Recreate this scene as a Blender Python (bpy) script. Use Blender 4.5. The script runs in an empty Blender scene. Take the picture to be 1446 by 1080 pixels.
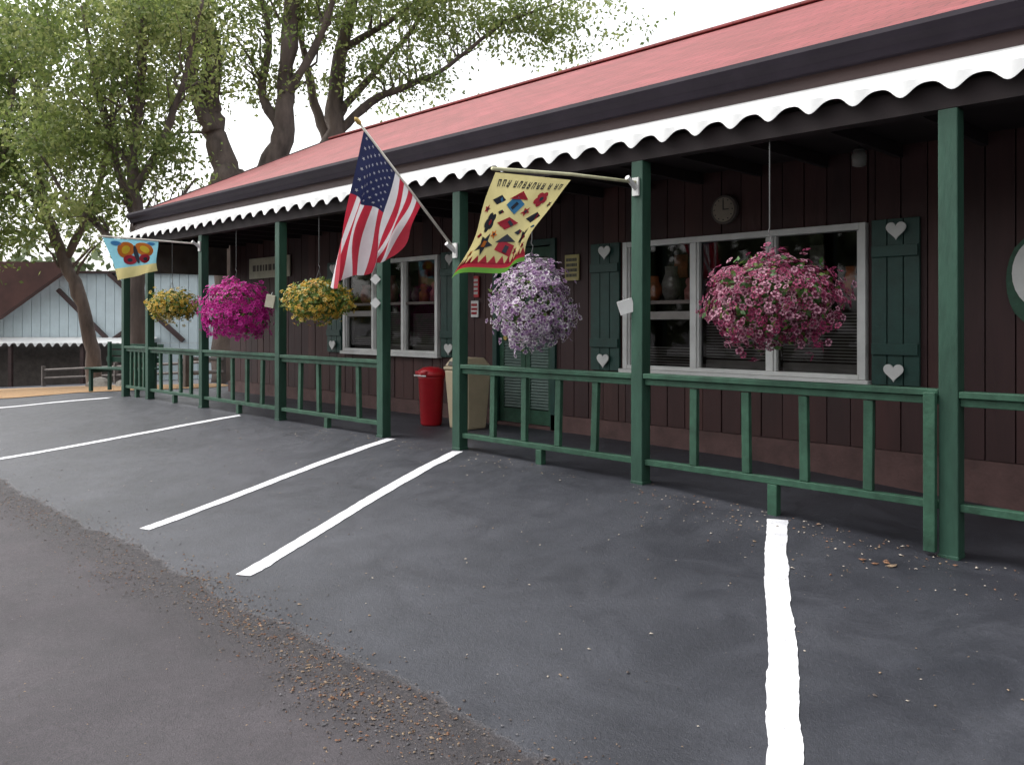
import bpy, math, random
import numpy as np
from mathutils import Vector, Matrix, noise
random.seed(7); rng=np.random.default_rng(7)
scene=bpy.context.scene
COL=scene.collection
R=np.array([.697,.717]); F=np.array([-.717,.697])

# ---------------------------------------------------------------- materials
def new_mat(name):
    m=bpy.data.materials.new(name); m.use_nodes=True
    nt=m.node_tree; nt.nodes.clear()
    return m,nt,nt.nodes,nt.links
def mat(name,col,rough=.6,var=.25,scale=6,bump=.0,bscale=60,spec=.5,stretch=(1,1,1),col2=None,metal=0,trans=0,dirt=0):
    m,nt,N,L=new_mat(name)
    out=N.new('ShaderNodeOutputMaterial'); b=N.new('ShaderNodeBsdfPrincipled')
    tc=N.new('ShaderNodeTexCoord'); mp=N.new('ShaderNodeMapping'); mp.inputs['Scale'].default_value=stretch
    L.new(tc.outputs['Object'],mp.inputs['Vector'])
    nz=N.new('ShaderNodeTexNoise'); nz.inputs['Scale'].default_value=scale; nz.inputs['Detail'].default_value=6; nz.inputs['Roughness'].default_value=.65
    L.new(mp.outputs[0],nz.inputs['Vector'])
    cr=N.new('ShaderNodeValToRGB')
    c2=col2 if col2 else tuple(min(1,c*(1+var)) for c in col)
    c1=tuple(c*(1-var) for c in col) if not col2 else col
    cr.color_ramp.elements[0].color=(*c1,1); cr.color_ramp.elements[1].color=(*c2,1)
    cr.color_ramp.elements[0].position=.3; cr.color_ramp.elements[1].position=.7
    L.new(nz.outputs['Fac'],cr.inputs[0])
    L.new(cr.outputs[0],b.inputs['Base Color'])
    b.inputs['Roughness'].default_value=rough; b.inputs['Metallic'].default_value=metal
    b.inputs['Specular IOR Level'].default_value=spec
    if bump>0:
        n2=N.new('ShaderNodeTexNoise'); n2.inputs['Scale'].default_value=bscale; n2.inputs['Detail'].default_value=5
        L.new(mp.outputs[0],n2.inputs['Vector'])
        bp=N.new('ShaderNodeBump'); bp.inputs['Strength'].default_value=bump; bp.inputs['Distance'].default_value=.01
        L.new(n2.outputs['Fac'],bp.inputs['Height']); L.new(bp.outputs[0],b.inputs['Normal'])
    if trans>0:
        t=N.new('ShaderNodeBsdfTranslucent'); L.new(cr.outputs[0],t.inputs['Color'])
        mx=N.new('ShaderNodeMixShader'); mx.inputs[0].default_value=trans
        L.new(b.outputs[0],mx.inputs[1]); L.new(t.outputs[0],mx.inputs[2]); L.new(mx.outputs[0],out.inputs[0])
    else: L.new(b.outputs[0],out.inputs[0])
    return m

M={}
M['green']=mat('green_paint',(.026,.072,.048),.55,.35,5,.3,40,stretch=(1,1,.3),spec=.35)
M['greenrail']=mat('green_rail_paint',(.030,.084,.052),.55,.4,7,.3,40,spec=.35)
M['teal']=mat('teal_shutter_paint',(.011,.050,.040),.5,.25,8,.2,40)
M['maroon']=mat('maroon_siding',(.046,.016,.015),.65,.35,3,.35,30,stretch=(1,1,.15))
M['maroon2']=mat('maroon_siding_b',(.058,.021,.018),.65,.35,3,.35,30,stretch=(1,1,.15))
M['maroon3']=mat('maroon_siding_c',(.038,.014,.014),.65,.35,3,.35,30,stretch=(1,1,.15))
M['barnroof']=mat('barn_roof_brown',(.085,.035,.028),.7,.25,1.5,.2,30)
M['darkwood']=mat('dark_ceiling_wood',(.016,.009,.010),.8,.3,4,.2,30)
M['fascia']=mat('brown_fascia',(.060,.034,.032),.6,.3,3,.2,30,stretch=(.3,1,1))
M['gutter']=mat('gutter_metal',(.022,.017,.024),.7,.2,3,spec=.15)
M['found']=mat('foundation_paint',(.10,.054,.050),.8,.3,5,.4,40)
M['white']=mat('white_paint',(.66,.66,.64),.45,.12,4,.1,40)
M['awning']=mat('awning_white_metal',(.78,.78,.77),.5,.08,2)
M['cream']=mat('cream_sign',(.5,.47,.36),.6,.15,6)
M['greyboard']=mat('grey_board',(.12,.10,.09),.8,.3,4,.2,30)
M['red']=mat('red_plastic',(.42,.012,.02),.35,.12,5)
M['beige']=mat('beige_plastic',(.52,.43,.29),.45,.1,5)
M['darkplastic']=mat('dark_plastic',(.05,.05,.045),.5,.1,5)
M['blind']=mat('blind_slats',(.20,.185,.17),.6,.15,5)
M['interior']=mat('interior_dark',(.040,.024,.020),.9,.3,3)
M['pole']=mat('pole_pale_wood',(.62,.60,.38),.5,.15,10)
M['polew']=mat('pole_white',(.7,.66,.58),.4,.15,10)
M['brass']=mat('gold_finial',(.55,.38,.12),.3,.1,10,metal=.6)
M['bark']=mat('bark',(.12,.092,.080),.9,.55,3,1.0,14,stretch=(1,1,.25))
M['fl_red']=mat('flag_red',(.44,.022,.045),.8,.12,8,trans=.3)
M['fl_white']=mat('flag_white',(.66,.64,.66),.8,.07,8,trans=.3)
M['fl_blue']=mat('flag_blue',(.015,.020,.075),.8,.1,8,trans=.2)
M['fl_yel']=mat('banner_yellow',(.56,.49,.22),.8,.12,5,trans=.35,col2=(.68,.60,.29))
M['fl_grn']=mat('banner_green',(.14,.36,.05),.8,.1,5,trans=.3)
M['fl_dark']=mat('banner_dark',(.025,.03,.045),.8,.1,5,trans=.1)
M['fl_org']=mat('banner_orange',(.75,.22,.03),.8,.1,5,trans=.3)
M['fl_bl2']=mat('banner_blue',(.07,.28,.55),.8,.1,5,trans=.3)
M['fl_cyan']=mat('banner_cyan',(.25,.55,.65),.8,.1,5,trans=.35)
M['mulch']=mat('mulch',(.22,.12,.055),.95,.5,30,.8,60,col2=(.46,.29,.14))
M['rock']=mat('rock',(.3,.28,.25),.9,.3,5,.5,20)
M['siding_w']=mat('pale_siding',(.58,.68,.72),.6,.08,2)
M['leafg']=mat('basket_leaf',(.05,.13,.025),.5,.4,9,trans=.25)
M['leafy']=mat('basket_leaf_light',(.13,.2,.04),.5,.4,9,trans=.25)
M['pot']=mat('pot_coir',(.10,.065,.035),.9,.4,30,.6,60)
M['wire']=mat('wire_metal',(.12,.12,.12),.4,.1,10,metal=.6)
leafcols=[(.23,.29,.080),(.13,.18,.048),(.31,.35,.125),(.17,.23,.07)]
LEAF=[mat('tree_leaf_%d'%i,c,.6,.25,1.5,trans=.5) for i,c in enumerate(leafcols)]
M['farleaf']=mat('far_leaf',(.16,.20,.10),.8,.3,1)
M['farleaf2']=mat('far_leaf_dark',(.09,.12,.05),.8,.3,1)

def paint_mat():
    m,nt,N,L=new_mat('road_paint_white')
    out=N.new('ShaderNodeOutputMaterial'); b=N.new('ShaderNodeBsdfPrincipled')
    tc=N.new('ShaderNodeTexCoord')
    n=N.new('ShaderNodeTexNoise'); n.inputs['Scale'].default_value=90; n.inputs['Detail'].default_value=6
    n3=N.new('ShaderNodeTexNoise'); n3.inputs['Scale'].default_value=7; n3.inputs['Detail'].default_value=7
    L.new(tc.outputs['Object'],n.inputs['Vector']);L.new(tc.outputs['Object'],n3.inputs['Vector'])
    cr=N.new('ShaderNodeValToRGB'); cr.color_ramp.elements[0].position=.28; cr.color_ramp.elements[1].position=.40
    cr.color_ramp.elements[0].color=(.28,.28,.29,1); cr.color_ramp.elements[1].color=(.76,.76,.78,1)
    L.new(n.outputs['Fac'],cr.inputs[0])
    mx=N.new('ShaderNodeMixRGB'); mx.blend_type='MULTIPLY'; mx.inputs[0].default_value=.7
    cr2=N.new('ShaderNodeValToRGB'); cr2.color_ramp.elements[0].position=.35; cr2.color_ramp.elements[1].position=.58
    cr2.color_ramp.elements[0].color=(.68,.68,.71,1)
    L.new(n3.outputs['Fac'],cr2.inputs[0]); L.new(cr.outputs[0],mx.inputs[1]); L.new(cr2.outputs[0],mx.inputs[2])
    L.new(mx.outputs[0],b.inputs['Base Color']); b.inputs['Roughness'].default_value=.6
    bp=N.new('ShaderNodeBump'); bp.inputs['Strength'].default_value=.35; bp.inputs['Distance'].default_value=.005
    L.new(n.outputs['Fac'],bp.inputs['Height']); L.new(bp.outputs[0],b.inputs['Normal'])
    L.new(b.outputs[0],out.inputs[0]); return m
M['paint']=paint_mat()

def asphalt_mat():
    m,nt,N,L=new_mat('asphalt')
    out=N.new('ShaderNodeOutputMaterial'); b=N.new('ShaderNodeBsdfPrincipled')
    tc=N.new('ShaderNodeTexCoord'); sp=N.new('ShaderNodeSeparateXYZ'); L.new(tc.outputs['Object'],sp.inputs[0])
    def nz(s,d=6,r=.6,dist=0):
        n=N.new('ShaderNodeTexNoise'); n.inputs['Scale'].default_value=s; n.inputs['Detail'].default_value=d; n.inputs['Roughness'].default_value=r; n.inputs['Distortion'].default_value=dist
        L.new(tc.outputs['Object'],n.inputs['Vector']); return n.outputs['Fac']
    def ramp(i,p0,c0,p1,c1):
        r=N.new('ShaderNodeValToRGB'); r.color_ramp.elements[0].position=p0; r.color_ramp.elements[1].position=p1
        r.color_ramp.elements[0].color=(*c0,1); r.color_ramp.elements[1].color=(*c1,1); L.new(i,r.inputs[0]); return r.outputs[0]
    def math_(op,a,bb):
        n=N.new('ShaderNodeMath'); n.operation=op
        for k,x in enumerate((a,bb)):
            if isinstance(x,(int,float)): n.inputs[k].default_value=x
            else: L.new(x,n.inputs[k])
        return n.outputs[0]
    def mix(f,a,bb,bt='MIX'):
        n=N.new('ShaderNodeMixRGB'); n.blend_type=bt
        for k,x in enumerate((f,a,bb)):
            if isinstance(x,(int,float)): n.inputs[k].default_value=x
            else: L.new(x,n.inputs[k])
        return n.outputs[0]
    big=nz(.55,7,.65,.6); mid=nz(5,6); fine=nz(150,3,.75); med=nz(45,4,.7); edge=nz(1.3,8,.75); stain=nz(1.7,8,.72,1.0)
    new=ramp(big,.34,(.026,.028,.036),.66,(.046,.048,.058))
    old=ramp(big,.34,(.042,.036,.041),.66,(.072,.063,.069))
    y=math_('ADD',sp.outputs['Y'],math_('MULTIPLY',math_('SUBTRACT',edge,.5),.5))
    fac=N.new('ShaderNodeMapRange'); fac.inputs[1].default_value=2.27; fac.inputs[2].default_value=2.32; L.new(y,fac.inputs[0])
    c=mix(fac.outputs[0],old,new)
    b1=N.new('ShaderNodeMapRange'); b1.inputs[1].default_value=1.75; b1.inputs[2].default_value=2.24; L.new(y,b1.inputs[0])
    band=math_('MULTIPLY',b1.outputs[0],math_('SUBTRACT',1.0,fac.outputs[0]))
    drk=N.new('ShaderNodeRGB'); drk.outputs[0].default_value=(.018,.016,.019,1)
    c=mix(math_('MULTIPLY',band,.85),c,drk.outputs[0])
    crumbs=ramp(nz(48,4,.85),.50,(0,0,0),.58,(1,1,1))
    crb=N.new('ShaderNodeRGB'); crb.outputs[0].default_value=(.085,.072,.070,1)
    c=mix(math_('MULTIPLY',math_('MULTIPLY',band,crumbs),.7),c,crb.outputs[0])
    g=mix(fac.outputs[0],ramp(fine,.25,(.2,.2,.22),.75,(1.9,1.9,1.9)),ramp(fine,.25,(.5,.5,.52),.75,(1.5,1.5,1.5)))
    c=mix(.65,c,g,'MULTIPLY')
    c=mix(.5,c,ramp(med,.3,(.65,.65,.66),.7,(1.3,1.3,1.3)),'MULTIPLY')
    c=mix(.4,c,ramp(mid,.3,(.68,.68,.69),.7,(1.28,1.28,1.28)),'MULTIPLY')
    c=mix(.5,c,ramp(stain,.40,(.55,.55,.58),.56,(1.05,1.05,1.05)),'MULTIPLY')
    vo=N.new('ShaderNodeTexVoronoi'); vo.inputs['Scale'].default_value=70; L.new(tc.outputs['Object'],vo.inputs['Vector'])
    spk=ramp(vo.outputs['Distance'],.10,(1,1,1),.16,(0,0,0))
    wn=ramp(nz(23,2),.58,(0,0,0),.64,(1,1,1))
    lg=N.new('ShaderNodeRGB'); lg.outputs[0].default_value=(.16,.155,.16,1)
    c=mix(math_('MULTIPLY',math_('MULTIPLY',spk,wn),.6),c,lg.outputs[0])
    L.new(c,b.inputs['Base Color'])
    rr=N.new('ShaderNodeMapRange'); rr.inputs[3].default_value=.78; rr.inputs[4].default_value=.52; L.new(fac.outputs[0],rr.inputs[0])
    L.new(math_('ADD',rr.outputs[0],math_('MULTIPLY',math_('SUBTRACT',stain,.5),.5)),b.inputs['Roughness'])
    h=math_('ADD',math_('MULTIPLY',fine,math_('SUBTRACT',1.5,fac.outputs[0])),math_('ADD',math_('MULTIPLY',fac.outputs[0],2.2),math_('MULTIPLY',med,.6)))
    bp=N.new('ShaderNodeBump'); bp.inputs['Strength'].default_value=.65; bp.inputs['Distance'].default_value=.008
    L.new(h,bp.inputs['Height']); L.new(bp.outputs[0],b.inputs['Normal'])
    L.new(b.outputs[0],out.inputs[0]); return m
M['asphalt']=asphalt_mat()

def roof_mat():
    m,nt,N,L=new_mat('red_shingles')
    out=N.new('ShaderNodeOutputMaterial'); b=N.new('ShaderNodeBsdfPrincipled')
    tc=N.new('ShaderNodeTexCoord')
    br=N.new('ShaderNodeTexBrick'); br.inputs['Scale'].default_value=1; br.inputs['Brick Width'].default_value=.3; br.inputs['Row Height'].default_value=.14
    br.inputs['Mortar Size'].default_value=.007; br.inputs['Color1'].default_value=(.29,.058,.062,1); br.inputs['Color2'].default_value=(.235,.044,.046,1); br.inputs['Mortar'].default_value=(.13,.024,.026,1)
    br.inputs['Bias'].default_value=0
    L.new(tc.outputs['Object'],br.inputs['Vector'])
    n=N.new('ShaderNodeTexNoise'); n.inputs['Scale'].default_value=1.1; n.inputs['Detail'].default_value=7; n.inputs['Roughness'].default_value=.7; L.new(tc.outputs['Object'],n.inputs['Vector'])
    cr=N.new('ShaderNodeValToRGB'); cr.color_ramp.elements[0].position=.3; cr.color_ramp.elements[1].position=.72
    cr.color_ramp.elements[0].color=(.68,.74,.60,1); cr.color_ramp.elements[1].color=(1.14,1.2,1.2,1); L.new(n.outputs['Fac'],cr.inputs[0])
    mx=N.new('ShaderNodeMixRGB'); mx.blend_type='MULTIPLY'; mx.inputs[0].default_value=1
    L.new(br.outputs[0],mx.inputs[1]); L.new(cr.outputs[0],mx.inputs[2]); L.new(mx.outputs[0],b.inputs['Base Color'])
    b.inputs['Roughness'].default_value=.65; b.inputs['Specular IOR Level'].default_value=.4
    n2=N.new('ShaderNodeTexNoise'); n2.inputs['Scale'].default_value=120; L.new(tc.outputs['Object'],n2.inputs['Vector'])
    bp=N.new('ShaderNodeBump'); bp.inputs['Strength'].default_value=.3; bp.inputs['Distance'].default_value=.01
    L.new(n2.outputs['Fac'],bp.inputs['Height']); L.new(bp.outputs[0],b.inputs['Normal'])
    L.new(b.outputs[0],out.inputs[0]); return m
M['roof']=roof_mat()

def glass_mat():
    m,nt,N,L=new_mat('window_glass')
    out=N.new('ShaderNodeOutputMaterial'); t=N.new('ShaderNodeBsdfTransparent'); t.inputs[0].default_value=(.72,.72,.72,1)
    g=N.new('ShaderNodeBsdfGlossy'); g.inputs['Roughness'].default_value=.03
    fr=N.new('ShaderNodeFresnel'); fr.inputs[0].default_value=1.5
    mx=N.new('ShaderNodeMixShader'); L.new(fr.outputs[0],mx.inputs[0]); L.new(t.outputs[0],mx.inputs[1]); L.new(g.outputs[0],mx.inputs[2]); L.new(mx.outputs[0],out.inputs[0])
    return m
M['glass']=glass_mat()

# ---------------------------------------------------------------- mesh builder
class MB:
    def __init__(s): s.v=[]; s.f=[]; s.m=[]
    def add(s,vs,fs,mi=0):
        o=len(s.v); s.v.extend([tuple(map(float,p)) for p in vs])
        for f in fs: s.f.append(tuple(o+i for i in f)); s.m.append(mi)
    def box(s,a,b,mi=0,rot=None,piv=None):
        x0,y0,z0=[min(a[i],b[i]) for i in range(3)]; x1,y1,z1=[max(a[i],b[i]) for i in range(3)]
        vs=[(x0,y0,z0),(x1,y0,z0),(x1,y1,z0),(x0,y1,z0),(x0,y0,z1),(x1,y0,z1),(x1,y1,z1),(x0,y1,z1)]
        if rot is not None:
            p=Vector(piv if piv else ((x0+x1)/2,(y0+y1)/2,(z0+z1)/2)); vs=[tuple(rot@(Vector(q)-p)+p) for q in vs]
        s.add(vs,[(0,3,2,1),(4,5,6,7),(0,1,5,4),(1,2,6,5),(2,3,7,6),(3,0,4,7)],mi)
    def tube(s,pts,rad,mi=0,seg=8,cap=True):
        pts=[Vector(p) for p in pts]; n=len(pts)
        if isinstance(rad,(int,float)): rad=[rad]*n
        rings=[]; up=None
        for i,p in enumerate(pts):
            d=(pts[min(i+1,n-1)]-pts[max(i-1,0)]).normalized()
            if up is None: up=d.orthogonal().normalized()
            up=(up-d*up.dot(d)); up=up.normalized() if up.length>1e-5 else d.orthogonal().normalized()
            w=d.cross(up)
            rings.append([p+rad[i]*(math.cos(2*math.pi*k/seg)*up+math.sin(2*math.pi*k/seg)*w) for k in range(seg)])
        vs=[q for r in rings for q in r]; fs=[]
        for i in range(n-1):
            for k in range(seg):
                k2=(k+1)%seg; fs.append((i*seg+k,i*seg+k2,(i+1)*seg+k2,(i+1)*seg+k))
        if cap: fs.append(tuple(range(seg))[::-1]); fs.append(tuple((n-1)*seg+k for k in range(seg)))
        s.add(vs,fs,mi)
    def lathe(s,c,prof,mi=0,seg=24,sx=1,sy=1):
        vs=[];fs=[];n=len(prof)
        for r,z in prof:
            for k in range(seg):
                a=2*math.pi*k/seg; vs.append((c[0]+sx*r*math.cos(a),c[1]+sy*r*math.sin(a),c[2]+z))
        for i in range(n-1):
            for k in range(seg):
                k2=(k+1)%seg; fs.append((i*seg+k,i*seg+k2,(i+1)*seg+k2,(i+1)*seg+k))
        fs.append(tuple(range(seg))[::-1]); fs.append(tuple((n-1)*seg+k for k in range(seg)))
        s.add(vs,fs,mi)
    def prism(s,poly,y0,y1,mi=0):
        n=len(poly); vs=[(x,y0,z) for x,z in poly]+[(x,y1,z) for x,z in poly]
        fs=[tuple(range(n)),tuple(range(n,2*n))[::-1]]+[(i,i+n,(i+1)%n+n,(i+1)%n) for i in range(n)]
        s.add(vs,fs,mi)
    def obj(s,name,mats,parent=None,smooth=False,bevel=0,fix=True):
        me=bpy.data.meshes.new(name); me.from_pydata(s.v,[],s.f)
        for m in (mats if isinstance(mats,list) else [mats]): me.materials.append(M[m] if isinstance(m,str) else m)
        me.polygons.foreach_set('material_index',s.m)
        if smooth: me.polygons.foreach_set('use_smooth',[True]*len(s.f))
        me.update()
        o=bpy.data.objects.new(name,me); COL.objects.link(o)
        if parent: o.parent=parent
        if bevel>0:
            md=o.modifiers.new('bevel','BEVEL'); md.width=bevel; md.segments=2; md.limit_method='ANGLE'
        return o
def empty(name,loc=(0,0,0)):
    e=bpy.data.objects.new(name,None); COL.objects.link(e); e.location=loc; e.empty_display_size=.2; return e

# ---------------------------------------------------------------- ground
def z0(X): return np.interp(X,[-60,-42,-16,-14,-6,-4,-1.8,0,10],[-1.6,-1.6,-.08,-.01,.0,-.033,-.16,-.25,-.35])
def zr(X): return np.interp(X,[-42,-18,-12,10],[-1.75,-.5,-.42,-.42])
def gz(X,Y):
    t=np.clip((5.35-Y)/(5.35-2.2),0,1)
    t=t*.75+.25*(t*t*(3-2*t))
    u=.012*np.sin(X*.9+1)*np.clip((5.2-Y),0,1)
    return z0(X)*(1-t)+zr(X)*t+u
xs=np.array([-700,-350,-180,-100,-70,-55]+list(np.arange(-48,-16,1.))+list(np.arange(-16,4,.25))+[4,6,10,20,60,200,700],float)
ys=np.array([-700,-300,-100,-40,-20,-10]+list(np.arange(-6,10,.25))+list(np.arange(10,30,2.))+[40,80,200,700],float)
XX,YY=np.meshgrid(xs,ys); ZZ=gz(XX,YY)
mb=MB(); nx=len(xs)
mb.add(np.stack([XX.ravel(),YY.ravel(),ZZ.ravel()],1),[(j*nx+i,j*nx+i+1,(j+1)*nx+i+1,(j+1)*nx+i) for j in range(len(ys)-1) for i in range(nx-1)])
mb.obj('ground','asphalt',smooth=True)

def strip(name,pts,w,m='paint',off=.005):
    P=[np.array(p) for p in pts]; L=[]
    n=len(P)
    for i in range(n-1):
        p0=P[max(i-1,0)];p1=P[i];p2=P[i+1];p3=P[min(i+2,n-1)]; k=max(2,int(np.linalg.norm(p2-p1)/.03))
        for t in np.arange(k)/k: L.append(.5*((2*p1)+(-p0+p2)*t+(2*p0-5*p1+4*p2-p3)*t*t+(-p0+3*p1-3*p2+p3)*t**3))
    L.append(P[-1]); mb=MB(); vs=[]
    sd=rng.random()*50
    for i,p in enumerate(L):
        d=L[min(i+1,len(L)-1)]-L[max(i-1,0)]; d/=np.linalg.norm(d); nn=np.array([-d[1],d[0]])
        wl=w/2+.012*noise.noise(Vector((sd+i*.12,0,0)))+.006*noise.noise(Vector((sd+i*.5,4,0)))+.0012*rng.normal(); wr=w/2+.012*noise.noise(Vector((sd+i*.12,9,0)))+.006*noise.noise(Vector((sd+i*.5,14,0)))+.0012*rng.normal()
        for q in (p+nn*wl,p+nn*wl*.33,p-nn*wr*.33,p-nn*wr): vs.append((q[0],q[1],float(gz(q[0],q[1]))+off))
    fs=[(4*i+k,4*i+k+1,4*i+k+5,4*i+k+4) for i in range(len(L)-1) for k in range(3)]
    mb.add(vs,fs); return mb.obj(name,m)
strip('parking_line',[(-2.82,5.2),(-2.42,4.45),(-1.965,3.67),(-1.67,3.126),(-1.495,2.81),(-1.28,2.42)],.128)
strip('parking_line',[(-6.08,5.2),(-5.5,3.7),(-4.98,2.5)],.12)
strip('parking_line',[(-7.2,5.25),(-6.9,3.9),(-6.58,2.5)],.12)
strip('parking_line',[(-10.45,5.2),(-10.8,3.9),(-11.2,2.5),(-11.35,2.3)],.13)
strip('parking_line',[(-14.9,5.1),(-16.9,3.95),(-18.6,3.0)],.13)

# mulch bed
mb=MB(); n=40
C=(-23.6,6.7)
vs=[(C[0],C[1],float(gz(*C))+.05)]; NR=8
for q in range(1,NR+1):
    for k in range(n):
        a=2*math.pi*k/n; r=(1+.10*math.sin(3*a)+.05*math.sin(7*a))*q/NR
        x=C[0]+7.0*r*math.cos(a); y=C[1]+2.9*r*math.sin(a); vs.append((x,y,float(gz(x,y))+.012+.06*(1-q/NR)))
fs=[(0,1+k,1+(k+1)%n) for k in range(n)]+[(1+(q-1)*n+k,1+q*n+k,1+q*n+(k+1)%n,1+(q-1)*n+(k+1)%n) for q in range(1,NR) for k in range(n)]
mb.add(vs,fs); mb.obj('mulch_bed','mulch')

def debris(name,n,fx,mats,smin,smax,flat=.35):
    mb=MB()
    for i in range(n):
        x,y=fx(); s=smin+(smax-smin)*rng.random()**2; a=rng.random()*6.28; k=rng.integers(3,6)
        z=float(gz(x,y))+.003
        top=[]
        for j in range(k):
            aa=a+6.28*j/k; r=s*rng.uniform(.6,1.2)*(1.0 if j%2 else .6)
            top.append((x+r*math.cos(aa),y+r*math.sin(aa),z+rng.uniform(0,flat)*s))
        cz=(x,y,z+s*.6*flat/.35)
        mb.add(top+[cz],[(j,(j+1)%k,k) for j in range(k)],int(rng.integers(0,len(mats))))
    mb.obj(name,mats)
M['cr1']=mat('crumb_tan',(.24,.17,.11),.9,.3,20); M['cr2']=mat('crumb_pale',(.40,.35,.29),.9,.3,20); M['cr3']=mat('crumb_dark',(.08,.062,.053),.9,.3,20); M['cr4']=mat('crumb_rust',(.18,.09,.05),.9,.3,20); M['cr5']=mat('crumb_grey',(.12,.115,.12),.9,.3,20)
def band():
    x=rng.uniform(-13,-.5); return x, 2.12+.22*noise.noise(Vector((x*.8,3,0)))+rng.normal()*.14
debris('gravel_crumbs',7500,band,['cr3','cr1','cr3','cr4','cr5','cr5'],.003,.012)
def clump():
    c=[(-3.6,2.2),(-4.3,2.15),(-5.1,2.3),(-2.9,2.15),(-3.2,2.05)][rng.integers(0,5)]; return c[0]+rng.normal()*.25,c[1]+rng.normal()*.09
debris('leaf_litter',1100,clump,['cr1','cr4','cr3'],.005,.014)
debris('scattered_litter',700,lambda:(rng.uniform(-12,0),rng.uniform(2.4,5.2)),['cr2','cr1','cr3'],.003,.014)
def pe():
    x=rng.uniform(-4,.0); return x,5.3-abs(rng.normal())*.35
debris('fallen_petals',450,pe,['cr1','cr2','cr4'],.004,.016)
def pe2(): return rng.uniform(-9,-4.5),5.25-abs(rng.normal())*.25
debris('fallen_petals',200,pe2,['cr1','cr2'],.005,.013)
debris('loose_grit',1800,lambda:(rng.uniform(-9,0),rng.uniform(.5,2.3)),['cr3','cr5','cr1'],.002,.007)
debris('dry_leaf',5,lambda:(-1.98+rng.normal()*.06,4.9+rng.normal()*.03),['cr4','cr1'],.03,.06,.15)
debris('dry_leaf',3,lambda:(-2.75+rng.normal()*.03,1.15+rng.normal()*.02),['cr1'],.01,.02,.15)

# ---------------------------------------------------------------- building
bld=empty('brown_wooden_store_building')
XL,XR=-14.25,5.0; YW=6.9
wins=[(-5.43,-2.94,.73,2.01),(-10.58,-8.41,.79,2.06)]
door=(-7.33,-6.46,.04,2.06)
ops=wins+[door]
cuts=set(np.round(np.arange(XL,XR,.203),3)); cuts|={o[0] for o in ops}|{o[1] for o in ops}; cuts.add(XR)
cuts=sorted(cuts); mb=MB()
for a,b in zip(cuts[:-1],cuts[1:]):
    if b-a<.012: continue
    mi=int(rng.integers(0,3)); y=YW+rng.uniform(-.004,.004); z=[(.18,2.75)]
    for o in ops:
        if a>=o[0]-1e-4 and b<=o[1]+1e-4: z=[(.18,o[2]),(o[3],2.75)]
    for q in z:
        if q[1]-q[0]>.02: mb.box((a+.005,y,q[0]),(b-.005,y+.03,q[1]),mi)
mb.obj('front_siding',['maroon','maroon2','maroon3'],bld)
mb=MB()
xsb=sorted({XL,XR}|{o[0] for o in ops}|{o[1] for o in ops})
for a,b in zip(xsb[:-1],xsb[1:]):
    o=[q for q in ops if abs(a-q[0])<1e-4 and abs(b-q[1])<1e-4]
    if o: mb.box((a,YW+.034,-.6),(b,YW+.15,o[0][2])); mb.box((a,YW+.034,o[0][3]),(b,YW+.15,2.75))
    else: mb.box((a,YW+.034,-.6),(b,YW+.15,2.75))
mb.box((XL,YW+.155,-.9),(XL+.15,13.4,3.0)); mb.box((XR-.15,YW+.155,-.9),(XR,13.4,3.0)); mb.box((XL+.16,13.25,-.9),(XR-.16,13.4,3.0))
mb.obj('wall_backing','darkwood',bld)
mb=MB()
for a,b in ((XL,door[0]-.01),(door[1]+.01,XR)): mb.box((a,YW-.03,-.5),(b,YW+.03,.175))
mb.box((door[0]-.008,YW-.02,-.3),(door[1]+.008,YW+.12,.035))
mb.obj('foundation_skirt','found',bld)
mb=MB()
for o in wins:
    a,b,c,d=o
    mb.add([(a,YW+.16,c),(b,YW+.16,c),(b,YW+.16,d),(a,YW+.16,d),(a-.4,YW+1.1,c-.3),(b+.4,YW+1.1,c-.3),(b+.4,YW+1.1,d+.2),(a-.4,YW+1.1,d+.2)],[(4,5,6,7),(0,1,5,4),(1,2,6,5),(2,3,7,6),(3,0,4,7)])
mb.obj('room_interior','interior',bld)

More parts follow.
